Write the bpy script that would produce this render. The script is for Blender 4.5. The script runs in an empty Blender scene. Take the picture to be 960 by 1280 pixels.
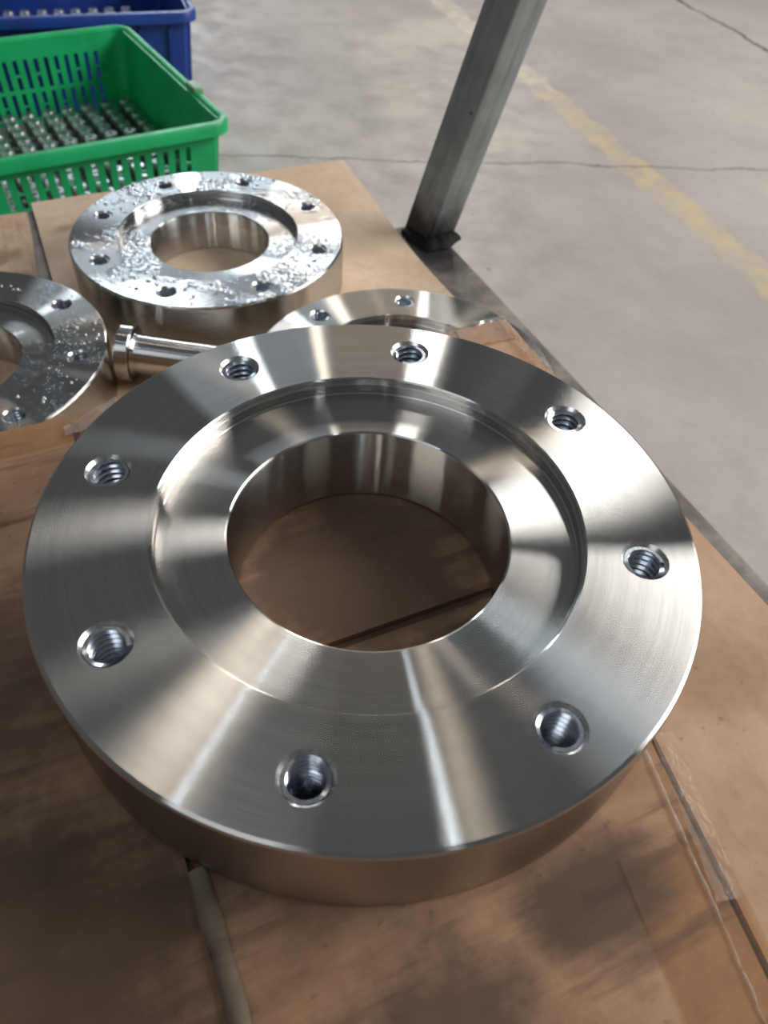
import bpy, bmesh, math, random
from mathutils import Matrix, Vector
random.seed(7)
SC = bpy.context.scene
COL = SC.collection

# ------------------------------------------------------------------ camera
F_PX = 947.35
cam_data = bpy.data.cameras.new('camera')
cam_data.sensor_fit = 'VERTICAL'
cam_data.sensor_height = 36.0
cam_data.sensor_width = 27.0
cam_data.lens = F_PX / 1280.0 * 36.0
cam_data.clip_start = 0.01
cam_data.dof.use_dof = True
cam_data.dof.focus_distance = 0.40
cam_data.dof.aperture_fstop = 12.0
cam = bpy.data.objects.new('camera', cam_data)
COL.objects.link(cam)
rt = Vector((0.99600264, 0.06676441, 0.05934012))
up = Vector((-0.08932377, 0.74445502, 0.66167061))
fw = Vector((0.0, 0.66432616, -0.74744281))
M = Matrix((rt, up, -fw)).transposed().to_4x4()
M.translation = Vector((0.00616, -0.22922, 0.90037))
cam.matrix_world = M
SC.camera = cam

# ------------------------------------------------------------------ world, lamps, exposure
SC.view_settings.view_transform = 'Standard'
SC.view_settings.look = 'None'
SC.view_settings.gamma = 1.0
SC.view_settings.use_curve_mapping = False
SC.view_settings.exposure = 0.08

world = bpy.data.worlds.new('workshop_air')
SC.world = world
world.use_nodes = True
bg = world.node_tree.nodes['Background']
bg.inputs['Color'].default_value = (0.92, 0.96, 1.0, 1)
bg.inputs['Strength'].default_value = 0.098

def area_light(name, d, sx, sy, color, radiance, rz=0.0, h=5.0):
    """A lamp or window of the hall, or an added fill light, at height h in direction d (x, y) seen from the bench."""
    lz = math.sqrt(max(0.05, 1 - d[0] ** 2 - d[1] ** 2))
    k = (h - 0.64) / lz
    L = bpy.data.lights.new(name, 'AREA')
    L.shape = 'RECTANGLE'; L.size = sx; L.size_y = sy
    L.color = color
    L.energy = radiance * math.pi * sx * sy
    o = bpy.data.objects.new(name, L)
    o.location = (d[0] * k, d[1] * k, h)
    tgt = Vector((0, 0.4, 0.4))
    o.rotation_euler = (tgt - o.location).to_track_quat('-Z', 'Y').to_euler()
    COL.objects.link(o)
    return o

WARM = (1.0, 0.86, 0.70); COOL = (0.78, 0.90, 1.0); WHITE = (1.0, 0.97, 0.93)
area_light('bay_lamp_near', (0.24, -0.12), 0.075, 0.075, COOL, 230)
area_light('bay_lamp_near_warm', (0.13, 0.38), 0.22, 0.16, WARM, 12)
area_light('roof_light_bright', (0.25, 0.69), 0.85, 0.60, WHITE, 17)
area_light('roof_light_grey', (0.22, 0.53), 0.40, 0.30, COOL, 5)
area_light('roof_light_warm', (-0.20, 0.44), 0.50, 0.25, WARM, 9.5)
area_light('bay_lamp_left', (-0.395, -0.12), 0.07, 0.07, (0.62, 0.80, 1.0), 170)
area_light('roof_light_end', (0.04, 0.80), 0.30, 0.45, WHITE, 10)
area_light('end_window_warm', (-0.15, 0.94), 0.12, 0.9, WARM, 24, h=2.8)
area_light('end_window_cool', (-0.30, 0.94), 0.34, 1.2, COOL, 48, h=2.8)
area_light('end_window_white', (0.06, 0.94), 0.36, 1.0, WHITE, 30, h=2.8)
area_light('end_wall_window', (-0.28, 0.90), 2.6, 0.9, (0.78, 0.90, 1.0), 4.0, h=3.4)
area_light('end_wall_glow', (-0.03, 0.945), 1.5, 0.7, WARM, 3.2, h=2.6)
area_light('side_window', (0.83, 0.30), 3.4, 1.8, (1.0, 0.97, 0.93), 11, h=2.9)
area_light('fill_light_behind', (-0.35, -0.50), 2.4, 2.4, (0.9, 0.95, 1.0), 1.8)  # added soft fill from behind, not a roof light of the hall

# ------------------------------------------------------------------ node helpers
class NT:
    def __init__(self, name):
        self.m = bpy.data.materials.new(name); self.m.use_nodes = True
        self.t = self.m.node_tree
        for n in list(self.t.nodes): self.t.nodes.remove(n)
        self.out = self.t.nodes.new('ShaderNodeOutputMaterial')
    def n(self, typ, ins=None, **props):
        nd = self.t.nodes.new(typ)
        for k, v in props.items(): setattr(nd, k, v)
        for k, v in (ins or {}).items():
            s = nd.inputs[k]
            if isinstance(v, bpy.types.NodeSocket): self.t.links.new(v, s)
            else: s.default_value = v
        return nd
    def math(self, op, a, b=0.0, c=0.0, clamp=False):
        nd = self.n('ShaderNodeMath', {0: a, 1: b, 2: c}, operation=op); nd.use_clamp = clamp
        return nd.outputs[0]
    def obj(self): return self.n('ShaderNodeTexCoord').outputs['Object']
    def sep(self, v):
        s = self.n('ShaderNodeSeparateXYZ', {0: v}); return s.outputs[0], s.outputs[1], s.outputs[2]
    def comb(self, x, y, z): return self.n('ShaderNodeCombineXYZ', {0: x, 1: y, 2: z}).outputs[0]
    def noise(self, v, scale, detail=4.0, rough=0.55, dist=0.0):
        return self.n('ShaderNodeTexNoise', {'Vector': v, 'Scale': scale, 'Detail': detail, 'Roughness': rough, 'Distortion': dist}).outputs[0]
    def ramp(self, v, lo, hi, a=0.0, b=1.0, smooth=True):
        nd = self.n('ShaderNodeMapRange', {'Value': v, 'From Min': lo, 'From Max': hi, 'To Min': a, 'To Max': b})
        nd.interpolation_type = 'SMOOTHSTEP' if smooth else 'LINEAR'
        return nd.outputs[0]
    def mix(self, f, a, b, blend='MIX'):
        nd = self.n('ShaderNodeMix', data_type='RGBA', blend_type=blend)
        for idx, v in ((0, f), (6, a), (7, b)):
            if isinstance(v, bpy.types.NodeSocket): self.t.links.new(v, nd.inputs[idx])
            else: nd.inputs[idx].default_value = (v if idx == 0 else (*v[:3], 1.0))
        return nd.outputs[2]
    def bump(self, h, strength=0.3, dist=0.002, normal=None):
        ins = {'Height': h, 'Strength': strength, 'Distance': dist}
        if normal is not None: ins['Normal'] = normal
        return self.n('ShaderNodeBump', ins).outputs[0]
    def done(self, shader):
        self.t.links.new(shader, self.out.inputs[0]); return self.m
    def principled(self, **kw):
        ins = {}
        for k, v in kw.items():
            if k == 'Base_Color' and not isinstance(v, bpy.types.NodeSocket): v = (*v[:3], 1.0)
            ins[k.replace('_', ' ')] = v
        return self.n('ShaderNodeBsdfPrincipled', ins).outputs[0]

def patch_mask(g, P, nz, spots):
    """Union of ragged elliptical patches given as (u, w, ru, rw, rot, strength)."""
    x, y, _ = g.sep(P)
    tot = None
    for (u, w, ru, rw, rot, s) in spots:
        c, sn = math.cos(rot), math.sin(rot)
        dx = g.math('SUBTRACT', x, u); dy = g.math('SUBTRACT', y, w)
        a = g.math('ADD', g.math('MULTIPLY', dx, c / ru), g.math('MULTIPLY', dy, sn / ru))
        b = g.math('ADD', g.math('MULTIPLY', dx, -sn / rw), g.math('MULTIPLY', dy, c / rw))
        d = g.math('SQRT', g.math('ADD', g.math('MULTIPLY', a, a), g.math('MULTIPLY', b, b)))
        d = g.math('ADD', d, g.math('MULTIPLY', g.math('SUBTRACT', nz, 0.5), 1.5))
        m = g.ramp(d, 1.15, 0.35, 0.0, s)
        tot = m if tot is None else g.math('MAXIMUM', tot, m)
    return tot

def mat_cardboard(name, light, dark, grime, spots=(), streak=0.25, streak_dir='x', gloss=0.75):
    g = NT(name); P = g.obj(); x, y, z = g.sep(P)
    n1 = g.noise(P, 14, 5, 0.6); n2 = g.noise(P, 90, 4, 0.6); n3 = g.noise(P, 900, 2)
    sv = g.comb(g.math('MULTIPLY', x, 9 if streak_dir == 'x' else 75), g.math('MULTIPLY', y, 75 if streak_dir == 'x' else 9), 0.0)
    st = g.noise(sv, 1.0, 4, 0.6)
    f = g.math('ADD', g.math('MULTIPLY', n1, 0.7), g.math('MULTIPLY', n2, 0.3))
    c = g.mix(g.ramp(f, 0.35, 0.68), dark, light)
    c = g.mix(g.math('MULTIPLY', g.ramp(st, 0.50, 0.72), streak), c, grime)
    c = g.mix(g.ramp(n3, 0.62, 0.80, 0, 0.25), c, grime)
    fl = g.noise(P, 160, 2, 0.5)
    c = g.mix(g.ramp(fl, 0.66, 0.76, 0, 0.35), c, grime)
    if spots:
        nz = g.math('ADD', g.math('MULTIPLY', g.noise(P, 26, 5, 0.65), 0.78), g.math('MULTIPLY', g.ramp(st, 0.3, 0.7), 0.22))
        c = g.mix(patch_mask(g, P, nz, spots), c, grime)  # patches in the grime colour, for stains and painted shade
    hgt = g.math('ADD', g.math('MULTIPLY', n2, 0.6), g.math('MULTIPLY', st, 0.5))
    return g.done(g.principled(Base_Color=c, Roughness=gloss, Normal=g.bump(hgt, 0.25, 0.002)))

def mat_turned(name, col=(0.60, 0.585, 0.56), r=0.2236, aniso=0.83, wet=False, beaded=1.0):
    g = NT(name); P = g.obj(); x, y, z = g.sep(P)
    rad = g.math('SQRT', g.math('ADD', g.math('MULTIPLY', x, x), g.math('MULTIPLY', y, y)))
    rv = g.comb(g.math('MULTIPLY', rad, 170.0), g.math('MULTIPLY', z, 120.0), 0.0)
    ring = g.noise(rv, 1.0, 1.5, 0.6)
    blot = g.noise(P, 22, 4, 0.6)
    c = g.mix(g.ramp(ring, 0.3, 0.7), tuple(v * 0.95 for v in col), tuple(min(1, v * 1.04) for v in col))
    c = g.mix(g.ramp(blot, 0.35, 0.75, 0, 0.15), c, tuple(v * 0.75 for v in col))
    tan = g.n('ShaderNodeTangent', direction_type='RADIAL', axis='Z').outputs[0]
    rough = g.math('ADD', r - 0.004, g.math('MULTIPLY', ring, 0.008))
    nrm = g.n('ShaderNodeNewGeometry').outputs['Normal']
    a = g.n('ShaderNodeBsdfAnisotropic', {'Color': c, 'Roughness': rough, 'Anisotropy': aniso, 'Tangent': tan, 'Normal': nrm})
    a.distribution = 'BECKMANN'
    sh = a.outputs[0]
    if wet:
        # an oil film: smooth patches, and areas beaded with drops
        warp = g.noise(P, 16, 3, 0.6, 0.5)
        dv = g.n('ShaderNodeTexVoronoi', {'Vector': P, 'Scale': 42.0, 'Randomness': 1.0}, feature='F1').outputs['Distance']
        nz = g.sep(g.n('ShaderNodeNewGeometry').outputs['Normal'])[2]
        area = g.math('MULTIPLY', g.ramp(g.noise(P, 2.6, 4, 0.6), 0.50, 0.58), g.ramp(nz, 0.7, 0.95))
        beads = g.ramp(g.math('ADD', dv, g.math('MULTIPLY', warp, 0.5)), 0.62, 0.28)
        hgt = g.math('ADD', g.math('MULTIPLY', beads, 1.0), g.math('MULTIPLY', g.noise(P, 30, 3, 0.5, 0.3), 0.5))
        nb = g.bump(g.math('MULTIPLY', hgt, area), 0.42 * beaded, 0.010)
        coat = g.n('ShaderNodeBsdfAnisotropic', {'Color': (0.62, 0.65, 0.68, 1), 'Roughness': 0.08, 'Normal': nb}).outputs[0]
        sh = g.n('ShaderNodeMixShader', {0: g.math('ADD', 0.16, g.math('MULTIPLY', area, 0.55 * (0.4 + 0.6 * beaded))), 1: sh, 2: coat}).outputs[0]
    return g.done(sh)

def mat_metal(name, col, rough, bump=0.0, scale=60):
    g = NT(name); P = g.obj(); nz = g.noise(P, scale, 4)
    kw = dict(Base_Color=g.mix(g.ramp(nz, 0.3, 0.7), tuple(v * 0.8 for v in col), col), Metallic=1.0,
              Roughness=g.math('ADD', rough - 0.05, g.math('MULTIPLY', nz, 0.1)))
    if bump: kw['Normal'] = g.bump(nz, bump, 0.002)
    return g.done(g.principled(**kw))

def mat_plastic(name, col, worn, rough=0.38):
    g = NT(name); P = g.obj(); nz = g.noise(P, 9, 5, 0.6); sc = g.noise(P, 70, 4, 0.7)
    c = g.mix(g.ramp(nz, 0.35, 0.75), col, tuple(v * 0.72 for v in col))
    c = g.mix(g.ramp(sc, 0.58, 0.78, 0, 0.45), c, worn)
    return g.done(g.principled(Base_Color=c, Roughness=g.ramp(sc, 0.3, 0.8, rough, rough + 0.2)))

def mat_tape(name, tint=(0.95, 0.9, 0.82), clear=0.82, rough=0.22, bump=0.55):
    g = NT(name); P = g.obj(); nz = g.noise(P, 120, 4, 0.6, 0.6)
    nrm = g.bump(nz, bump, 0.003)
    tr = g.n('ShaderNodeBsdfTransparent', {'Color': (*tint, 1)}).outputs[0]
    gl = g.principled(Base_Color=(0.75, 0.70, 0.64), Roughness=rough, Specular_IOR_Level=0.9, Normal=nrm)
    return g.done(g.n('ShaderNodeMixShader', {0: clear, 1: gl, 2: tr}).outputs[0])

# ------------------------------------------------------------------ mesh helpers
def tag(o, label=None, cat=None, group=None, kind=None):
    if label: o['label'] = label
    if cat: o['category'] = cat
    if group: o['group'] = group
    if kind: o['kind'] = kind
    return o

def link(name, me, mats, parent=None, smooth=30):
    for m in (mats if isinstance(mats, (list, tuple)) else [mats]):
        if len(me.materials) < (len(mats) if isinstance(mats, (list, tuple)) else 1): me.materials.append(m)
    if smooth is not None:
        me.shade_smooth(); me.set_sharp_from_angle(angle=math.radians(smooth))
    o = bpy.data.objects.new(name, me); COL.objects.link(o)
    if parent is not None: o.parent = parent
    return o

def from_bm(name, bm, mats, parent=None, smooth=30, fix=True):
    if fix: bmesh.ops.recalc_face_normals(bm, faces=bm.faces[:])
    me = bpy.data.meshes.new(name); bm.to_mesh(me); bm.free()
    return link(name, me, mats, parent, smooth)

def empty(name, loc=(0, 0, 0), rz=0.0):
    o = bpy.data.objects.new(name, None); o.empty_display_size = 0.05
    o.location = loc; o.rotation_euler = (0, 0, rz); COL.objects.link(o); return o

def add_box(bm, x0, x1, y0, y1, z0, z1, bev=0.0):
    r = bmesh.ops.create_cube(bm, size=1.0)
    for v in r['verts']:
        v.co = Vector(((x0 + x1) / 2 + v.co.x * (x1 - x0), (y0 + y1) / 2 + v.co.y * (y1 - y0), (z0 + z1) / 2 + v.co.z * (z1 - z0)))
    if bev:
        es = {e for v in r['verts'] for e in v.link_edges}
        bmesh.ops.bevel(bm, geom=list(es), offset=bev, segments=2, profile=0.6, affect='EDGES')

def lathe(bm, prof, n=64, mat=0, close=False):
    rings = []
    for (r, z) in prof:
        rings.append([bm.verts.new((r * math.cos(2 * math.pi * i / n), r * math.sin(2 * math.pi * i / n), z)) for i in range(n)])
    for a, b in zip(rings, rings[1:]):
        for i in range(n):
            f = bm.faces.new((a[i], a[(i + 1) % n], b[(i + 1) % n], b[i])); f.material_index = mat
    return rings

# ------------------------------------------------------------------ materials
M_STEEL = mat_turned('turned_steel')
M_WET = mat_turned('oily_turned_steel', (0.62, 0.62, 0.61), 0.22, 0.80, wet=True)
M_WET2 = mat_turned('lightly_oiled_turned_steel', (0.55, 0.54, 0.52), 0.22, 0.82, wet=True, beaded=0.35)
M_CHAM = mat_metal('machined_chamfer', (0.72, 0.71, 0.69), 0.26)
M_THREAD = mat_metal('threaded_steel', (0.55, 0.60, 0.67), 0.22)
M_PINST = mat_turned('turned_pin_steel', (0.55, 0.54, 0.53), 0.22, 0.8)
M_GREEN = mat_plastic('green_crate_plastic', (0.006, 0.47, 0.15), (0.08, 0.52, 0.24))
M_BLUE = mat_plastic('blue_crate_plastic', (0.012, 0.055, 0.32), (0.07, 0.11, 0.32))
M_SMALL = mat_metal('small_part_steel', (0.58, 0.59, 0.61), 0.30)
M_TAPE = mat_tape('clear_packing_tape')
M_EDGE_TAPE = mat_tape('brown_packing_tape', (0.88, 0.78, 0.64), 0.93, 0.35, 0.15)
M_CRUMPLE = mat_tape('crumpled_clear_tape', (0.95, 0.89, 0.80), 0.78, 0.15, 0.7)

CARD_L = (0.47, 0.275, 0.165); CARD_D = (0.33, 0.18, 0.10); GRIME_AND_SHADE = (0.062, 0.034, 0.021)
M_BOX = mat_cardboard('carton_cardboard', CARD_L, CARD_D, GRIME_AND_SHADE, spots=[
    (-0.400, -0.180, 0.140, 0.075, 0.2, 0.80), (-0.39, -0.30, 0.13, 0.10, 0.1, 0.85), (-0.245, -0.375, 0.060, 0.045, 0.3, 0.80),  # first two: real stain plus painted shade left of the flange
    (-0.165, -0.355, 0.045, 0.030, 0.0, 0.85), (-0.19, -0.17, 0.13, 0.095, 0.2, 0.88), (-0.25, -0.30, 0.05, 0.04, 0.0, 0.5)], streak=0.7)  # second: streaky stain, deepened to paint in the shade inside the bore
M_FLAP_R = mat_cardboard('carton_cardboard_clean', (0.57, 0.36, 0.235), (0.44, 0.265, 0.165), GRIME_AND_SHADE, spots=[(-0.05, -0.30, 0.03, 0.03, 0, 0.25)], streak=0.12, streak_dir='y')
M_SHEET = mat_cardboard('pale_cardboard', (0.70, 0.53, 0.38), (0.58, 0.42, 0.29), (0.22, 0.13, 0.08), spots=[(-0.26, 0.69, 0.022, 0.012, 0.3, 0.5), (-0.2, 0.32, 0.10, 0.06, 0, 0.5)], streak=0.12)
M_SHEET2 = mat_cardboard('stained_cardboard', (0.64, 0.47, 0.33), (0.48, 0.33, 0.21), (0.20, 0.11, 0.065), spots=[(-0.35, 0.64, 0.03, 0.025, 0, 0.7), (-0.36, 0.58, 0.06, 0.02, 0, 0.7)], streak=0.55, streak_dir='y')
M_KRAFT_EDGE = mat_cardboard('torn_cardboard_edge', (0.24, 0.18, 0.135), (0.14, 0.10, 0.07), (0.06, 0.04, 0.03), streak=0.5)

def mat_floor():
    g = NT('worn_concrete'); P = g.obj()
    n1 = g.noise(P, 1.3, 6, 0.62); n2 = g.noise(P, 9, 6, 0.65); n3 = g.noise(P, 70, 4, 0.6)
    c = g.mix(g.ramp(n1, 0.35, 0.68), (0.36, 0.325, 0.30), (0.47, 0.43, 0.395))
    c = g.mix(g.ramp(n2, 0.45, 0.75, 0, 0.35), c, (0.28, 0.25, 0.235))
    c = g.mix(g.ramp(n3, 0.55, 0.8, 0, 0.25), c, (0.22, 0.20, 0.19))
    sp = g.n('ShaderNodeTexVoronoi', {'Vector': P, 'Scale': 7.0}, feature='F1').outputs['Distance']
    c = g.mix(g.ramp(g.math('ADD', sp, g.math('MULTIPLY', n3, 0.05)), 0.075, 0.045, 0, 0.55), c, (0.12, 0.10, 0.09))
    wob = g.math('MULTIPLY', g.math('SUBTRACT', g.noise(P, 3.5, 5, 0.6), 0.5), 0.12)
    def line(px, py, qx, qy):
        ang = math.atan2(qy - py, qx - px)
        m = g.n('ShaderNodeMapping', {'Vector': P, 'Location': (px, py, 0), 'Rotation': (0, 0, ang)}, vector_type='TEXTURE').outputs[0]
        a, b, _ = g.sep(m)
        return a, g.math('ABSOLUTE', g.math('ADD', b, wob))
    # worn painted lane line
    def lane(px, py, qx, qy, w):
        ang = math.atan2(qy - py, qx - px); L = math.hypot(qx - px, qy - py)
        m = g.n('ShaderNodeMapping', {'Vector': P, 'Location': (px, py, 0), 'Rotation': (0, 0, ang)}, vector_type='TEXTURE').outputs[0]
        a, b, _ = g.sep(m)
        e = g.math('ADD', g.math('ABSOLUTE', b), g.math('MULTIPLY', g.math('SUBTRACT', n2, 0.5), 0.11))
        return a, g.ramp(e, w, w - 0.02), L
    a, k, L = lane(0.95, 1.12, 0.10, 3.20, 0.055)
    wear = g.ramp(g.noise(P, 16, 5, 0.7), 0.38, 0.66, 0.2, 0.85)
    pale_end = g.ramp(a, 1.25, 1.7)  # lane turns paler towards its far end
    paint = g.mix(pale_end, (0.56, 0.43, 0.25), (0.66, 0.58, 0.46))
    c = g.mix(g.math('MULTIPLY', k, wear), c, paint)
    # pale ragged patches next to the lane
    xs = patch_mask(g, P, n2, [(0.20, 2.05, 0.16, 0.12, 0.4, 0.35), (0.02, 2.9, 0.35, 0.16, 0.9, 0.45), (-0.05, 2.3, 0.10, 0.2, 0.2, 0.3)])
    c = g.mix(xs, c, (0.62, 0.54, 0.45))
    for (s, w, kk) in ((line(-1.6, 1.62, 3.0, 2.28), 0.006, 0.75), (line(1.0, 3.84, 1.75, 1.84), 0.012, 0.9)):
        c = g.mix(g.ramp(s[1], w, w * 0.3, 0, kk), c, (0.07, 0.06, 0.055))
    return g.done(g.principled(Base_Color=c, Roughness=g.ramp(n2, 0.3, 0.7, 0.45, 0.7), Normal=g.bump(g.math('ADD', n2, n3), 0.12, 0.003)))

def mat_post():
    g = NT('galvanised_post_steel'); P = g.obj(); x, y, z = g.sep(P)
    n1 = g.noise(P, 18, 5, 0.6); v = g.comb(g.math('MULTIPLY', x, 90.0), g.math('MULTIPLY', y, 90.0), g.math('MULTIPLY', z, 6.0))
    st = g.noise(v, 1.0, 4, 0.6)
    c = g.mix(g.ramp(n1, 0.3, 0.7), (0.25, 0.275, 0.285), (0.34, 0.365, 0.375))
    c = g.mix(g.ramp(st, 0.45, 0.75, 0, 0.5), c, (0.12, 0.105, 0.085))
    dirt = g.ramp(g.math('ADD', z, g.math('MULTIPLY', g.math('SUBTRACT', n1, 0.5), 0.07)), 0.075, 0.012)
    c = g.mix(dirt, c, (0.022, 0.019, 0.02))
    sp = g.n('ShaderNodeTexVoronoi', {'Vector': P, 'Scale': 28.0}, feature='F1').outputs['Distance']
    c = g.mix(g.ramp(sp, 0.12, 0.06, 0, 0.7), c, (0.06, 0.055, 0.05))
    return g.done(g.principled(Base_Color=c, Metallic=0.35, Roughness=0.5, Normal=g.bump(n1, 0.15, 0.002)))

def mat_rail():
    g = NT('grimy_rail_steel'); P = g.obj()
    n1 = g.noise(P, 12, 6, 0.65); n2 = g.noise(P, 80, 4, 0.6)
    c = g.mix(g.ramp(n1, 0.35, 0.65), (0.10, 0.088, 0.078), (0.27, 0.24, 0.205))
    c = g.mix(g.ramp(n2, 0.5, 0.8, 0, 0.4), c, (0.05, 0.045, 0.045))
    c = g.mix(patch_mask(g, P, n1, [(0.21, 0.49, 0.06, 0.075, 0, 0.95)]), c, (0.02, 0.018, 0.02))
    return g.done(g.principled(Base_Color=c, Metallic=0.2, Roughness=0.6, Normal=g.bump(n2, 0.2, 0.002)))

M_FLOOR = mat_floor(); M_POST = mat_post(); M_RAIL = mat_rail()
M_DIRT = mat_metal('black_weld_grime', (0.03, 0.028, 0.03), 0.7, 0.5)

# ------------------------------------------------------------------ layout frame of the bench (local x along the bench's back edge, local y away)
TH = math.radians(28.04)
P0 = Vector((0.081, 0.253, 0.0))
Z_TOP = 0.64                 # top face of the big flange
R0 = 0.15
H0 = 0.378 * R0
Z_BOX = Z_TOP - H0           # carton top
Z_LOW = 0.3445               # top of the cardboard sheets on the bench
def bench_frame(name):
    return empty(name, (P0.x, P0.y, 0), TH)

# ------------------------------------------------------------------ floor
bm = bmesh.new()
bmesh.ops.create_grid(bm, x_segments=8, y_segments=8, size=7.0)
fl = from_bm('floor', bm, M_FLOOR, smooth=None); fl.location = (0, 2.5, 0)
# keep object coordinates equal to world coordinates
fl.data.transform(Matrix.Translation((0, 2.5, 0))); fl.location = (0, 0, 0)
tag(fl, 'grey worn concrete workshop floor with a faded yellow lane line', None, kind='structure')

# ------------------------------------------------------------------ bench
bench = bench_frame('steel_bench')
tag(bench, 'low grimy steel bench with a leaning grey square post at its edge', 'bench')
SHEET_T = 0.005
bm = bmesh.new(); add_box(bm, -1.05, 0.172, -0.75, 0.765, Z_LOW - SHEET_T - 0.03, Z_LOW - SHEET_T, 0.002)
from_bm('bench_top', bm, M_RAIL, bench)
bm = bmesh.new(); add_box(bm, 0.174, 0.246, -0.80, 0.560, Z_LOW - SHEET_T - 0.055, Z_LOW - SHEET_T - 0.001, 0.004)
from_bm('side_rail', bm, M_RAIL, bench)
for (u, w) in ((-1.0, -0.70), (0.12, -0.70), (-1.0, 0.70), (0.12, 0.70)):
    bm = bmesh.new(); add_box(bm, u - 0.025, u + 0.025, w - 0.025, w + 0.025, 0.0, Z_LOW - SHEET_T - 0.03, 0.003)
    from_bm('leg', bm, M_RAIL, bench)
# leaning square tube post (hollow, rounded corners)
def post_mesh(a, t, L):
    bm = bmesh.new()
    def ring(h, r, z):
        pts = []
        for k in range(4):
            cx = (h - r) * (1 if k in (0, 3) else -1); cy = (h - r) * (1 if k in (0, 1) else -1)
            for j in range(5):
                an = math.pi / 2 * k + math.pi / 2 * j / 4
                pts.append(bm.verts.new((cx + r * math.cos(an), cy + r * math.sin(an), z)))
        return pts
    A = [ring(a, 0.006, z) for z in (-0.03, 0.0, L)]; B = [ring(a - t, 0.004, z) for z in (L, -0.03)]
    rings = A + B
    for p, q in zip(rings, rings[1:]):
        n = len(p)
        for i in range(n): bm.faces.new((p[i], p[(i + 1) % n], q[(i + 1) % n], q[i]))
    return bm
post = from_bm('post', post_mesh(0.0265, 0.003, 0.80), M_POST, smooth=40)
axis = Vector((0.0726, 0.0, 0.2984)).normalized()
xa = Vector((math.cos(math.radians(40)), math.sin(math.radians(40)), 0)); xa = (xa - axis * xa.dot(axis)).normalized()
ya = axis.cross(xa)
PM = Matrix((xa, ya, axis)).transposed().to_4x4(); PM.translation = Vector((0.034, 0.826, Z_LOW - SHEET_T))
bpy.context.view_layer.update()
post.parent = bench; post.matrix_parent_inverse = Matrix(); post.matrix_basis = (Matrix.Translation((P0.x, P0.y, 0)) @ Matrix.Rotation(TH, 4, 'Z')).inverted() @ PM
post['label'] = 'leaning grey galvanised square tube post, black with grime at its foot'
# weld bead and grime heap around the post's foot
bm = bmesh.new()
n = 40
prev = None
cl = PM.translation
inv = (Matrix.Translation((P0.x, P0.y, 0)) @ Matrix.Rotation(TH, 4, 'Z')).inverted()
rings = []
for (rr, zz) in ((0.038, -0.001), (0.036, 0.003), (0.033, 0.005), (0.028, 0.009), (0.0, 0.010)):
    ring = []
    for i in range(n):
        an = 2 * math.pi * i / n
        k = 1 + 0.04 * math.sin(3 * an + 1) + 0.03 * math.sin(7 * an) + random.uniform(-0.03, 0.03)
        sq = 1.0 / max(abs(math.cos(an)), abs(math.sin(an))) ** 0.5
        an2 = an + math.radians(40)
        p = Vector((cl.x + 0.006 + rr * k * sq * math.cos(an2), cl.y - 0.008 + rr * k * sq * math.sin(an2), cl.z + zz + random.uniform(0, 0.003)))
        ring.append(bm.verts.new(inv @ p))
    rings.append(ring)
for p, q in zip(rings, rings[1:]):
    for i in range(n): bm.faces.new((p[i], p[(i + 1) % n], q[(i + 1) % n], q[i]))
o = from_bm('weld_bead', bm, M_DIRT, bench, smooth=60); o['label'] = 'black lumpy weld and grime round the foot of the post'

# ------------------------------------------------------------------ cardboard sheets on the bench
def panel(poly, z0, th, wav=0.0, seed=0, step=0.02, edge=None):
    """A cardboard panel: convex quad poly of (u, w) corners, gently wavy, thickness th, top at z0+th."""
    bm = bmesh.new()
    a, b, c, d = [Vector((*p, 0)) for p in poly]
    nx = max(2, int((b - a).length / step)); ny = max(2, int((d - a).length / step))
    def pt(i, j):
        s, t = i / nx, j / ny
        return (a * (1 - s) + b * s) * (1 - t) + (d * (1 - s) + c * s) * t
    def hz(p):
        return wav * (math.sin(p.x * 23 + seed) * math.cos(p.y * 19 + seed * 2.1) - 1.0) if wav else 0.0
    T = [[None] * (ny + 1) for _ in range(nx + 1)]; B = [[None] * (ny + 1) for _ in range(nx + 1)]
    for i in range(nx + 1):
        for j in range(ny + 1):
            p = pt(i, j)
            if edge: p = p + edge(i / nx, j / ny)
            z = z0 + th + hz(p)
            T[i][j] = bm.verts.new((p.x, p.y, z)); B[i][j] = bm.verts.new((p.x, p.y, max(z - th, z0 - 0.0)))
    for i in range(nx):
        for j in range(ny):
            bm.faces.new((T[i][j], T[i + 1][j], T[i + 1][j + 1], T[i][j + 1]))
            bm.faces.new((B[i][j + 1], B[i + 1][j + 1], B[i + 1][j], B[i][j]))
    for i in range(nx):
        bm.faces.new((T[i + 1][0], T[i][0], B[i][0], B[i + 1][0])); bm.faces.new((T[i][ny], T[i + 1][ny], B[i + 1][ny], B[i][ny]))
    for j in range(ny):
        bm.faces.new((T[0][j], T[0][j + 1], B[0][j + 1], B[0][j])); bm.faces.new((T[nx][j + 1], T[nx][j], B[nx][j], B[nx][j + 1]))
    return bm

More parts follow.
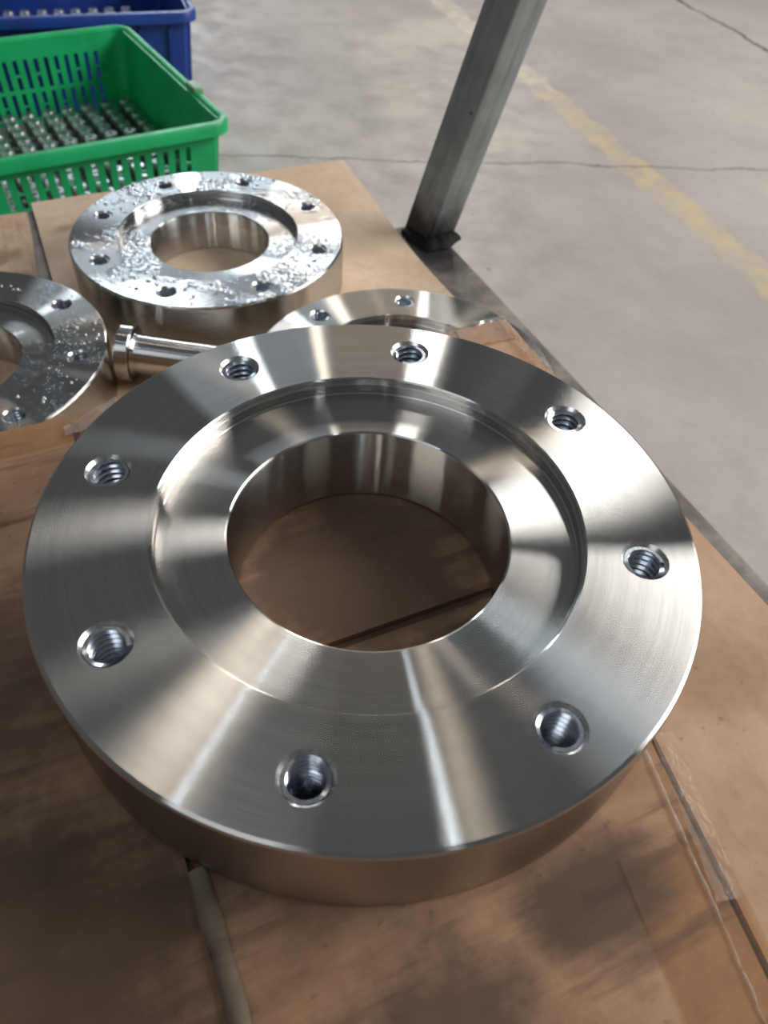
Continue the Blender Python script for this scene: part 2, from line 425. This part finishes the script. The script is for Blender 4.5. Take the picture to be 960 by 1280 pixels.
def wob(s, t):
    k = 0.006 * math.sin(t * 14) * (1 if s > 0.99 else 0)
    return Vector((k, 0.003 * math.sin(s * 9) * (1 if t > 0.99 else 0), 0))
sheet = from_bm('cardboard_sheet', panel([(-0.304, -0.62), (0.172, -0.62), (0.190, 0.778), (-0.294, 0.778)], Z_LOW - SHEET_T, SHEET_T, edge=wob), M_SHEET)
sheet.location = (P0.x, P0.y, 0); sheet.rotation_euler = (0, 0, TH)
tag(sheet, 'pale clean cardboard sheet under the wet flange by the green crate', 'cardboard')
sheet2 = from_bm('cardboard_sheet', panel([(-0.95, -0.62), (-0.320, -0.62), (-0.309, 0.752), (-0.95, 0.752)], Z_LOW - SHEET_T, SHEET_T, edge=wob), M_SHEET2)
sheet2.location = (P0.x, P0.y, 0); sheet2.rotation_euler = (0, 0, TH)
tag(sheet2, 'stained streaky cardboard sheet at the left edge below the green crate', 'cardboard')

# ------------------------------------------------------------------ carton under the big flange
carton = bench_frame('cardboard_carton')
tag(carton, 'taped brown cardboard carton carrying the big flange, stained with oil', 'carton')
FT = 0.004
bm = bmesh.new(); add_box(bm, -0.64, 0.0, -0.56, 0.0, Z_LOW, Z_BOX - FT - 0.0008, 0.003)
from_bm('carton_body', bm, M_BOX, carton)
zt = Z_BOX - FT
flaps = [
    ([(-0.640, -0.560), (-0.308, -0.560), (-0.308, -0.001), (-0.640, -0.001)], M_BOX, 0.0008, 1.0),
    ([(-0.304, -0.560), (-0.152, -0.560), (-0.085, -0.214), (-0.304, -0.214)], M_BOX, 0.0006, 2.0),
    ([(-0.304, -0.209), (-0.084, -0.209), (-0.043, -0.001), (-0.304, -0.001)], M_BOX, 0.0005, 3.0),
    ([(-0.149, -0.560), (0.001, -0.560), (0.001, -0.001), (-0.040, -0.001)], M_FLAP_R, 0.0008, 4.0),
]
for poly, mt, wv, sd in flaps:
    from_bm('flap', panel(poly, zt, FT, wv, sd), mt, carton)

def strip(pts, width, z, side=(0, 0), lift=0.0006, crumple=0.0, seg=40, across=6, seed=1, thick=0.0):
    """A thin strip laid along the polyline pts (u, w[, dz]); width across."""
    rnd = random.Random(seed); bm = bmesh.new()
    P = [Vector((p[0], p[1], p[2] if len(p) > 2 else 0.0)) for p in pts]
    lens = [0.0]
    for a, b in zip(P, P[1:]): lens.append(lens[-1] + (b - a).length)
    rows = []
    for i in range(seg + 1):
        s = lens[-1] * i / seg
        k = max(j for j in range(len(lens)) if lens[j] <= s + 1e-9); k = min(k, len(P) - 2)
        t = (s - lens[k]) / (lens[k + 1] - lens[k]); c = P[k].lerp(P[k + 1], t)
        d = (P[k + 1] - P[k]); nrm = Vector((-d.y, d.x, 0)).normalized()
        row = []
        for j in range(across + 1):
            q = c + nrm * width * (j / across - 0.5) + nrm * rnd.uniform(-1, 1) * crumple * 0.4
            row.append(bm.verts.new((q.x, q.y, z + lift + q.z + rnd.uniform(0, 1) * crumple)))
        rows.append(row)
    for a, b in zip(rows, rows[1:]):
        for j in range(across): bm.faces.new((a[j], a[j + 1], b[j + 1], b[j]))
    return bm
# brown packing tape on the front of the carton and along its back edge
o = from_bm('packing_tape', strip([(-0.101, -0.352), (-0.140, -0.555)], 0.044, Z_BOX, crumple=0.0001), M_EDGE_TAPE, carton)
o.location = Vector((-0.026, 0, 0)); o['label'] = 'smooth brown packing tape along the seam'
o = from_bm('packing_tape', strip([(-0.639, -0.013), (-0.002, -0.013)], 0.024, Z_BOX, crumple=0.0002), M_EDGE_TAPE, carton)
# raised glossy fold lines of clear tape beside the right seam
def ridge(pts, w, h, z, seg=60, wiggle=0.0, seed=3):
    rnd = random.Random(seed); bm = bmesh.new(); P = [Vector((*p, 0)) for p in pts]; rows = []
    for i in range(seg + 1):
        t = i / seg * (len(P) - 1); k = min(int(t), len(P) - 2); c = P[k].lerp(P[k + 1], t - k)
        d = P[k + 1] - P[k]; nrm = Vector((-d.y, d.x, 0)).normalized()
        c = c + nrm * rnd.uniform(-1, 1) * wiggle
        ww = w * (0.75 + 0.5 * rnd.random()) * 0.5; hh = h * (0.6 + 0.4 * rnd.random())
        row = []
        for j in range(7):
            an = math.pi * j / 6
            row.append(bm.verts.new((*(c + nrm * ww * math.cos(an)).xy, z + hh * math.sin(an) - 0.0005)))
        rows.append(row)
    for a, b in zip(rows, rows[1:]):
        for j in range(6): bm.faces.new((a[j], a[j + 1], b[j + 1], b[j]))
        bm.faces.new((a[6], a[0], b[0], b[6]))
    bm.faces.new(rows[0]); bm.faces.new(rows[-1])
    return bm
o = from_bm('tape_fold', ridge([(-0.1095, -0.3135), (-0.133, -0.415), (-0.156, -0.52)], 0.0030, 0.0016, Z_BOX, wiggle=0.0003), M_CRUMPLE, carton, smooth=70)
o = from_bm('tape_fold', strip([(-0.0975, -0.3105), (-0.106, -0.34), (-0.117, -0.378)], 0.011, Z_BOX + 0.0004, crumple=0.0011, seg=26, seed=5), M_TAPE, carton)
o['label'] = 'crumpled clear tape on the right seam'
o = from_bm('torn_edge', ridge([(-0.3045, -0.2850), (-0.304, -0.34), (-0.307, -0.44), (-0.310, -0.55)], 0.0075, 0.0035, Z_BOX, seg=22, wiggle=0.0003), M_KRAFT_EDGE, carton, smooth=70)
o['label'] = 'pale frayed edge of the flap'
# clear tape over the back right corner and the tab on the back edge
o = from_bm('corner_tape', strip([(-0.085, -0.010), (0.0, -0.012)], 0.026, Z_BOX, crumple=0.0022, seg=26, across=10, seed=8), M_CRUMPLE, carton)
o['label'] = 'crumpled clear tape over the back corner'
o = from_bm('corner_tape', strip([(-0.006, -0.001), (-0.004, -0.10)], 0.007, Z_BOX, crumple=0.0022, seg=40, across=6, seed=9), M_CRUMPLE, carton)
o = from_bm('corner_tape', strip([(-0.073, 0.000), (-0.066, -0.035)], 0.012, Z_BOX + 0.0012, crumple=0.003, seg=16, across=6, seed=10), M_CRUMPLE, carton)
# folded tape tab standing up on the back edge
bm = bmesh.new(); rnd = random.Random(4)
g0 = []
for i in range(9):
    row = []
    for j in range(7):
        s, t = i / 8, j / 6
        u = -0.312 + 0.034 * s; w = -0.020 + 0.022 * t * (0.35 + 0.65 * s)
        z = Z_BOX + 0.001 + 0.007 * s * (1 - abs(2 * t - 1) * 0.5) + rnd.uniform(0, 0.0012)
        row.append(bm.verts.new((u, w, z)))
    g0.append(row)
for a, b in zip(g0, g0[1:]):
    for j in range(6): bm.faces.new((a[j], a[j + 1], b[j + 1], b[j]))
o = from_bm('tape_tab', bm, mat_tape('milky_tape', (0.88, 0.78, 0.68), 0.66, 0.2), carton, smooth=20); o['label'] = 'milky folded tab of tape on the back edge'

# ------------------------------------------------------------------ flanges
HOLE_R, HOLE_C, BC = 0.0605, 0.0715, 0.8334      # thread mouth, chamfer mouth, bolt circle (in units of the flange radius)
REC_R, REC_D, BORE = 0.6571, 0.066, 0.4345
def flange_body_mesh(name):
    bm = bmesh.new(); K = 20; NS = 8; N = NS * K
    r_in, r_out = REC_R + 0.0055, 1 - 0.013
    cache = {}
    def V(x, y, z):
        key = (round(x, 6), round(y, 6), round(z, 6))
        if key not in cache: cache[key] = bm.verts.new((x, y, z))
        return cache[key]
    def ringpt(r, i, z):
        an = 2 * math.pi * i / N - math.pi / NS
        return V(r * math.cos(an), r * math.sin(an), z)
    # top annulus with eight holes
    for s in range(NS):
        ca = 2 * math.pi * s / NS; hc = Vector((BC * math.cos(ca), BC * math.sin(ca)))
        bd = []
        a0, a1 = ca - math.pi / NS, ca + math.pi / NS
        for i in range(K): bd.append((r_out, a0 + (a1 - a0) * i / K))
        for i in range(8): bd.append((r_out + (r_in - r_out) * i / 8, a1))
        for i in range(K): bd.append((r_in, a1 + (a0 - a1) * i / K))
        for i in range(8): bd.append((r_in + (r_out - r_in) * i / 8, a0))
        bp = [Vector((r * math.cos(a), r * math.sin(a))) for r, a in bd]
        rows = []
        for lv in range(4):
            f = lv / 3
            row = []
            for p in bp:
                d = (p - hc).normalized(); h = hc + d * HOLE_C
                q = p.lerp(h, f); row.append(V(q.x, q.y, 0.0))
            rows.append(row)
        ch = []
        for (hr, hz) in ((HOLE_R - 0.001, -0.013), (HOLE_R + 0.001, -0.03)):
            row = []
            for p in bp:
                d = (p - hc).normalized(); h = hc + d * hr; row.append(V(h.x, h.y, hz))
            ch.append(row)
        allr = rows + ch; n = len(bp)
        for k, (a, b) in enumerate(zip(allr, allr[1:])):
            for i in range(n):
                f = bm.faces.new((a[i], a[(i + 1) % n], b[(i + 1) % n], b[i]))
                if k >= 3: f.material_index = 1
    # turned profile: outside, underside, bore, recess
    T = 0.378
    outer = [(r_out, 0.0), (1 - 0.004, -0.006), (1.0, -0.014), (1.0, -T + 0.01), (0.99, -T)]
    inner = [(0.99, -T), (BORE + 0.008, -T), (BORE, -T + 0.008), (BORE, -REC_D - 0.012), (BORE + 0.0035, -REC_D - 0.004), (BORE + 0.010, -REC_D),
             (REC_R - 0.010, -REC_D), (REC_R - 0.006, -REC_D + 0.005), (REC_R - 0.006, -0.026), (REC_R - 0.0035, -0.022), (REC_R, -0.0055), (r_in, 0.0)]
    prof = outer + inner[1:]
    for (ra, za), (rb, zb) in zip(prof, prof[1:]):
        for i in range(N):
            bm.faces.new((ringpt(ra, i, za), ringpt(ra, (i + 1) % N, za), ringpt(rb, (i + 1) % N, zb), ringpt(rb, i, zb)))
    bmesh.ops.recalc_face_normals(bm, faces=bm.faces[:])
    me = bpy.data.meshes.new(name); bm.to_mesh(me); bm.free()
    return me

def thread_mesh():
    """Helical V thread lining one hole, seen from inside; axis at the origin, from z=-0.012 to -0.37."""
    bm = bmesh.new(); n = 48; pitch = 0.0235; z0, z1 = -0.010, -0.372
    turns = (z0 - z1) / pitch; prof = [(0.0, 0.0605), (0.15, 0.0605), (0.5, 0.0490), (0.62, 0.0490)]
    levels = []
    k = 0
    while True:
        base, rr = divmod(k, 4)
        zz = z0 - (base + prof[rr][0]) * pitch
        if zz < z1: break
        levels.append((zz, prof[rr][1])); k += 1
    cols = []
    for i in range(n + 1):
        an = 2 * math.pi * i / n; col = []
        for (zz, r) in levels:
            z = min(max(zz + pitch * (1 - i / n), z1), z0)
            col.append(bm.verts.new((r * math.cos(an), r * math.sin(an), z)))
        cols.append(col)
    for a, b in zip(cols, cols[1:]):
        for j in range(len(levels) - 1):
            try: bm.faces.new((a[j], a[j + 1], b[j + 1], b[j]))
            except ValueError: pass
    me = bpy.data.meshes.new('threaded_hole'); bm.to_mesh(me); bm.free()
    me.materials.append(M_THREAD); me.shade_smooth(); me.set_sharp_from_angle(angle=math.radians(50))
    return me
THREAD = thread_mesh()
FLANGE = flange_body_mesh('flange')
def flange(loc, scale, az0, mat, label, body_cham=None):
    """az0: azimuth in degrees of one hole."""
    root = empty('steel_flange', loc, math.radians(az0)); root.scale = (scale,) * 3
    me = FLANGE.copy()
    me.transform(Matrix.Translation((0, 0, 0.378)))
    link('flange_ring', me, [mat, M_CHAM], root, smooth=25)
    for k in range(8):
        a = math.pi / 4 * k
        t = bpy.data.objects.new('threaded_hole', THREAD); COL.objects.link(t); t.parent = root
        t.location = (BC * math.cos(a), BC * math.sin(a), 0.378); t.rotation_euler = (0, 0, a + 1.3 * k)
    tag(root, label, 'flange', 'steel flanges')
    return root
flange((0, 0, Z_BOX), R0, math.degrees(2.2548), M_STEEL, 'large dry satin steel flange on the taped carton in the foreground')
f_wet = flange((-0.2445, 0.6515, Z_LOW), 0.16845, math.degrees(8.513), M_WET, 'wet steel flange covered in droplets in front of the green crate')
f_left = flange((-0.4524, 0.3748, Z_LOW), 0.15681, math.degrees(0.89), M_WET2, 'oily steel flange cut off by the left edge of the picture')
f_back = flange((0.0146, 0.4050, Z_LOW), 0.162, math.degrees(2.402), M_STEEL, 'dry steel flange mostly hidden behind the foreground flange and carton corner')

# beads of oil standing on the wet flanges
def drop_mesh(seed, n, spots):
    rnd = random.Random(seed); bm = bmesh.new(); made = 0
    while made < n:
        r = 0.68 + 0.29 * rnd.random(); a = rnd.uniform(0, 2 * math.pi)
        if min(abs((a + math.pi / 8) % (math.pi / 4) - math.pi / 8) * BC, 9) < 0.10 and abs(r - BC) < 0.10: continue
        if spots and min(abs((a - s + math.pi) % (2 * math.pi) - math.pi) for s in spots) > 0.5: continue
        made += 1
        rd = rnd.choice((0.006, 0.008, 0.011, 0.015)); st = rnd.uniform(0.8, 1.6); ro = rnd.uniform(0, 3.14)
        ang = [2 * math.pi * i / 10 for i in range(10)]; rows = []
        for k, (rr, zz) in enumerate(((1.0, 0.0), (0.9, 0.22), (0.55, 0.42))):
            row = []
            for t in ang:
                x, y = rd * rr * st * math.cos(t), rd * rr * math.sin(t)
                row.append(bm.verts.new((r * math.cos(a) + x * math.cos(ro) - y * math.sin(ro), r * math.sin(a) + x * math.sin(ro) + y * math.cos(ro), 0.378 + rd * zz)))
            rows.append(row)
        for p, q in zip(rows, rows[1:]):
            for i in range(10): bm.faces.new((p[i], p[(i + 1) % 10], q[(i + 1) % 10], q[i]))
        bm.faces.new(rows[-1])
    return bm
g = NT('oil_bead'); M_OIL = g.done(g.principled(Base_Color=(0.55, 0.56, 0.57), Metallic=1.0, Roughness=0.06))
for fo, sd, cnt, sp in ((f_wet, 11, 260, [math.radians(a - math.degrees(8.513)) for a in (60, 110, 140, 300, 330, 265)]), (f_left, 12, 90, None)):
    o = from_bm('oil_beads', drop_mesh(sd, cnt, sp), M_OIL, fo, smooth=80); o['kind'] = 'stuff'; o['label'] = 'glossy beads of oil'

# ------------------------------------------------------------------ headed pin
pin = empty('headed_pin', (-0.296, 0.437, Z_LOW), 0.0)
tag(pin, 'round steel pin with a collar head lying between the flanges', 'pin')
tilt = math.atan2(0.0315 - 0.0225, 0.15)
PMAT = Matrix.Translation((0, 0, 0.0315)) @ Matrix.Rotation(math.pi / 2 + tilt, 4, 'Y')
bm = bmesh.new(); R1 = lathe(bm, [(0.0, -0.002), (0.0295, -0.002), (0.0312, 0.0), (0.0312, 0.0125), (0.0300, 0.0140), (0.0240, 0.0140), (0.0, 0.0140)], 64)
bmesh.ops.remove_doubles(bm, verts=bm.verts[:], dist=1e-6)
h = from_bm('head', bm, M_PINST, pin); h.matrix_basis = PMAT
bm = bmesh.new(); lathe(bm, [(0.0, 0.0141), (0.0245, 0.0141), (0.0230, 0.0165), (0.0222, 0.0175), (0.0222, 0.136), (0.0205, 0.140), (0.0, 0.140)], 64)
bmesh.ops.remove_doubles(bm, verts=bm.verts[:], dist=1e-6)
s = from_bm('shaft', bm, M_PINST, pin); s.matrix_basis = PMAT

# ------------------------------------------------------------------ crates
def slotted_wall(bm, P, th, xs, zs, hole):
    """P(s, t) -> (point, inward normal). xs, zs grid lines in 0..1; hole(i, j) tells whether a cell is open."""
    nx, nz = len(xs) - 1, len(zs) - 1
    F = [[None] * (nz + 1) for _ in range(nx + 1)]; B = [[None] * (nz + 1) for _ in range(nx + 1)]
    for i in range(nx + 1):
        for j in range(nz + 1):
            p, nrm = P(xs[i], zs[j]); F[i][j] = bm.verts.new(p); B[i][j] = bm.verts.new(p + nrm * th)
    full = lambda i, j: 0 <= i < nx and 0 <= j < nz and not hole(i, j)
    for i in range(nx):
        for j in range(nz):
            if not full(i, j): continue
            bm.faces.new((F[i][j], F[i + 1][j], F[i + 1][j + 1], F[i][j + 1]))
            bm.faces.new((B[i][j + 1], B[i + 1][j + 1], B[i + 1][j], B[i][j]))
            if not full(i - 1, j): bm.faces.new((F[i][j + 1], B[i][j + 1], B[i][j], F[i][j]))
            if not full(i + 1, j): bm.faces.new((F[i + 1][j], B[i + 1][j], B[i + 1][j + 1], F[i + 1][j + 1]))
            if not full(i, j - 1): bm.faces.new((F[i][j], B[i][j], B[i + 1][j], F[i + 1][j]))
            if not full(i, j + 1): bm.faces.new((F[i + 1][j + 1], B[i + 1][j + 1], B[i][j + 1], F[i][j + 1]))
    lv = [v for v in bm.verts if not v.link_faces]
    for v in lv: bm.verts.remove(v)

def rr_path(hx, hy, r, n=8):
    pts = []
    for k, (sx, sy) in enumerate(((1, 1), (-1, 1), (-1, -1), (1, -1))):
        for j in range(n + 1):
            an = math.pi / 2 * (k + j / n)
            pts.append((sx * (hx - r) + r * math.cos(an), sy * (hy - r) + r * math.sin(an)))
    return pts

def crate(name, corner, ang, W, D, H, mat, label, slots):
    """corner: near right outer rim corner in the floor plane; W to the left, D away. Local x right, y away."""
    c, s = math.cos(ang), math.sin(ang)
    ex, ey = Vector((c, s)), Vector((-s, c))
    ctr = Vector(corner) - ex * W / 2 + ey * D / 2
    root = empty(name, (ctr.x, ctr.y, 0), ang); tag(root, label, 'crate', 'plastic crates')
    tap = 0.02; th = 0.004; lip = 0.020
    hx, hy = W / 2 - lip, D / 2 - lip
    # rim: rolled lip round the top
    prof = [(0.0, -0.024), (0.0, -0.006), (-0.004, 0.0), (-0.015, 0.001), (-0.0205, -0.004), (-0.022, -0.010), (-0.0185, -0.010), (-0.016, -0.005), (-0.005, -0.0055), (-0.0035, -0.024)]
    bm = bmesh.new(); rings = []
    for (off, z) in prof:
        rings.append([bm.verts.new((x, y, H + z)) for x, y in rr_path(W / 2 + off, D / 2 + off, 0.045 + off)])
    for a, b in zip(rings, rings[1:] + rings[:1]):
        n = len(a)
        for i in range(n): bm.faces.new((a[i], a[(i + 1) % n], b[(i + 1) % n], b[i]))
    from_bm('rim', bm, mat, root, smooth=50)
    # walls
    zb = 0.006; ztop = H - 0.004
    def mk(axis, sign):
        half = hx if axis == 'y' else hy
        fixed = hy if axis == 'y' else hx
        L = 2 * half
        def P(u, t):
            z = zb + (ztop - zb) * t; k = 1 - (1 - t) * tap / max(half, fixed)
            a = (u - 0.5) * (L - 0.03) * k; f = (fixed - (1 - t) * tap) * sign
            if axis == 'y': return Vector((a, f, z)), Vector((0, -sign, 0))
            return Vector((f, a, z)), Vector((-sign, 0, 0))
        bm = bmesh.new()
        if (axis, sign) in slots:
            pitch = 0.0262; m = int((L - 0.09) / pitch); x0 = 0.5 - m * pitch / L / 2
            xs = [0.0]
            for k in range(m):
                xs += [x0 + (k * pitch + 0.0075) / L, x0 + (k * pitch + 0.0187) / L]
            xs += [1.0]
            zs = [0, 0.06, 0.15, 0.165, 0.26, 0.30, 0.405, 0.42, 0.53, 0.565, 0.68, 0.70, 0.83, 1.0]
            def hole(i, j):
                if i % 2 == 0: return False
                col = i // 2
                if j in (1, 3, 5, 7, 9, 11): return True
                if j in (2, 6, 10): return col % 2 == 0
                return False
            slotted_wall(bm, P, th, xs, zs, hole)
        else:
            slotted_wall(bm, P, th, [0, 0.25, 0.5, 0.75, 1], [0, 0.5, 1], lambda i, j: False)
        w = from_bm('wall_panel', bm, mat, root, smooth=None)
        # outer ribs
        for k in range(7):
            u = (k + 0.5) / 7
            p0, nn = P(u, 0.02); p1, _ = P(u, 0.86)
            bm2 = bmesh.new(); tdir = Vector((0.003, 0, 0)) if axis == 'y' else Vector((0, 0.003, 0))
            vs = []
            for p in (p0, p1):
                for q in (-1, 1):
                    for d in (0.0, -0.010 * (0.6 if (axis, sign) in slots else 1)):
                        vs.append(bm2.verts.new(p + tdir * q + nn * d))
            for f in ((0, 1, 3, 2), (4, 6, 7, 5), (0, 4, 5, 1), (2, 3, 7, 6), (0, 2, 6, 4), (1, 5, 7, 3)): bm2.faces.new([vs[i] for i in f])
            if (axis, sign) not in slots: from_bm('rib', bm2, mat, w, smooth=None)
            else: bm2.free()
    for ax, sg in (('y', -1), ('y', 1), ('x', -1), ('x', 1)): mk(ax, sg)
    # rounded corner posts
    for sx in (-1, 1):
        for sy in (-1, 1):
            bm = bmesh.new(); rows = []
            for t in (0.0, 1.0):
                z = zb + (ztop - zb) * t; o = (1 - t) * tap; r = 0.030
                row = []
                for rr in (r, r - th):
                    for j in range(9):
                        an = math.pi / 2 * j / 8
                        row.append(bm.verts.new((sx * (hx - o - r + rr * math.cos(an)), sy * (hy - o - r + rr * math.sin(an)), z)))
                rows.append(row)
            a, b = rows
            for base in (0, 9):
                for j in range(8): bm.faces.new((a[base + j], a[base + j + 1], b[base + j + 1], b[base + j]))
            from_bm('corner_post', bm, mat, root, smooth=60)
    bm = bmesh.new(); add_box(bm, -hx + tap, hx - tap, -hy + tap, hy - tap, 0.0, 0.008)
    from_bm('crate_floor', bm, mat, root)
    return root, hx - tap, hy - tap

gcr, ghx, ghy = crate('plastic_crate', (-0.371, 1.381), math.radians(35.5), 0.56, 0.655, 0.25, M_GREEN,
                      'green slotted plastic crate with rows of small steel parts', {('y', -1), ('y', 1)})
bcr, bhx, bhy = crate('plastic_crate', (-0.600, 2.045), math.radians(22.5), 0.62, 0.62, 0.25, M_BLUE,
                      'blue plastic crate standing behind the green one', set())
# rim tab on the green crate's right side
bm = bmesh.new(); add_box(bm, 0.262, 0.283, -0.16, -0.11, 0.245, 0.259, 0.004)
o = from_bm('rim_tab', bm, mat_plastic('worn_pale_green_plastic', (0.22, 0.40, 0.20), (0.6, 0.6, 0.35)), gcr)

# ------------------------------------------------------------------ small turned parts standing in the crates
def small_part_mesh(h):
    bm = bmesh.new()
    k = h / 0.07
    lathe(bm, [(0.0, 0.0), (0.0165, 0.0), (0.0175, 0.002), (0.0175, 0.030 * k), (0.0160, 0.033 * k), (0.0125, 0.034 * k), (0.0125, 0.050 * k), (0.0165, 0.052 * k), (0.0165, 0.066 * k), (0.0140, 0.070 * k), (0.006, 0.070 * k), (0.005, 0.062 * k), (0.0, 0.062 * k)], 14)
    bmesh.ops.remove_doubles(bm, verts=bm.verts[:], dist=1e-6)
    bmesh.ops.recalc_face_normals(bm, faces=bm.faces[:])
    me = bpy.data.meshes.new('small_steel_part'); bm.to_mesh(me); bm.free()
    me.materials.append(M_SMALL); me.shade_smooth(); me.set_sharp_from_angle(angle=math.radians(35)); return me
SP_G = small_part_mesh(0.100); SP_B = small_part_mesh(0.14)
def fill(cr, hx, hy, me, px, py, label, group, rows=None, x1=None):
    c, s = math.cos(cr.rotation_euler.z), math.sin(cr.rotation_euler.z)
    nx = int((2 * hx - 0.045) / px); ny = int((2 * hy - 0.045) / py)
    for j in range(ny + 1):
        if rows is not None and j >= rows: break
        for i in range(nx + 1):
            x = hx - 0.024 - i * px + random.uniform(-1, 1) * 0.0015; y = -hy + 0.024 + j * py + random.uniform(-1, 1) * 0.001
            if x1 is not None and x > x1: continue
            o = bpy.data.objects.new('small_steel_part', me); COL.objects.link(o)
            o.location = (cr.location.x + c * x - s * y, cr.location.y + s * x + c * y, 0.008)
            o.rotation_euler = (0, 0, random.uniform(0, 6.28))
            tag(o, label, 'steel part', group)
fill(gcr, ghx, ghy, SP_G, 0.0475, 0.046, 'small shiny turned steel part standing in a row inside the green crate', 'turned parts in the green crate')
fill(bcr, bhx, bhy, SP_B, 0.0475, 0.046, 'small shiny turned steel part standing in a row inside the blue crate', 'turned parts in the blue crate', rows=9, x1=bhx - 0.09)
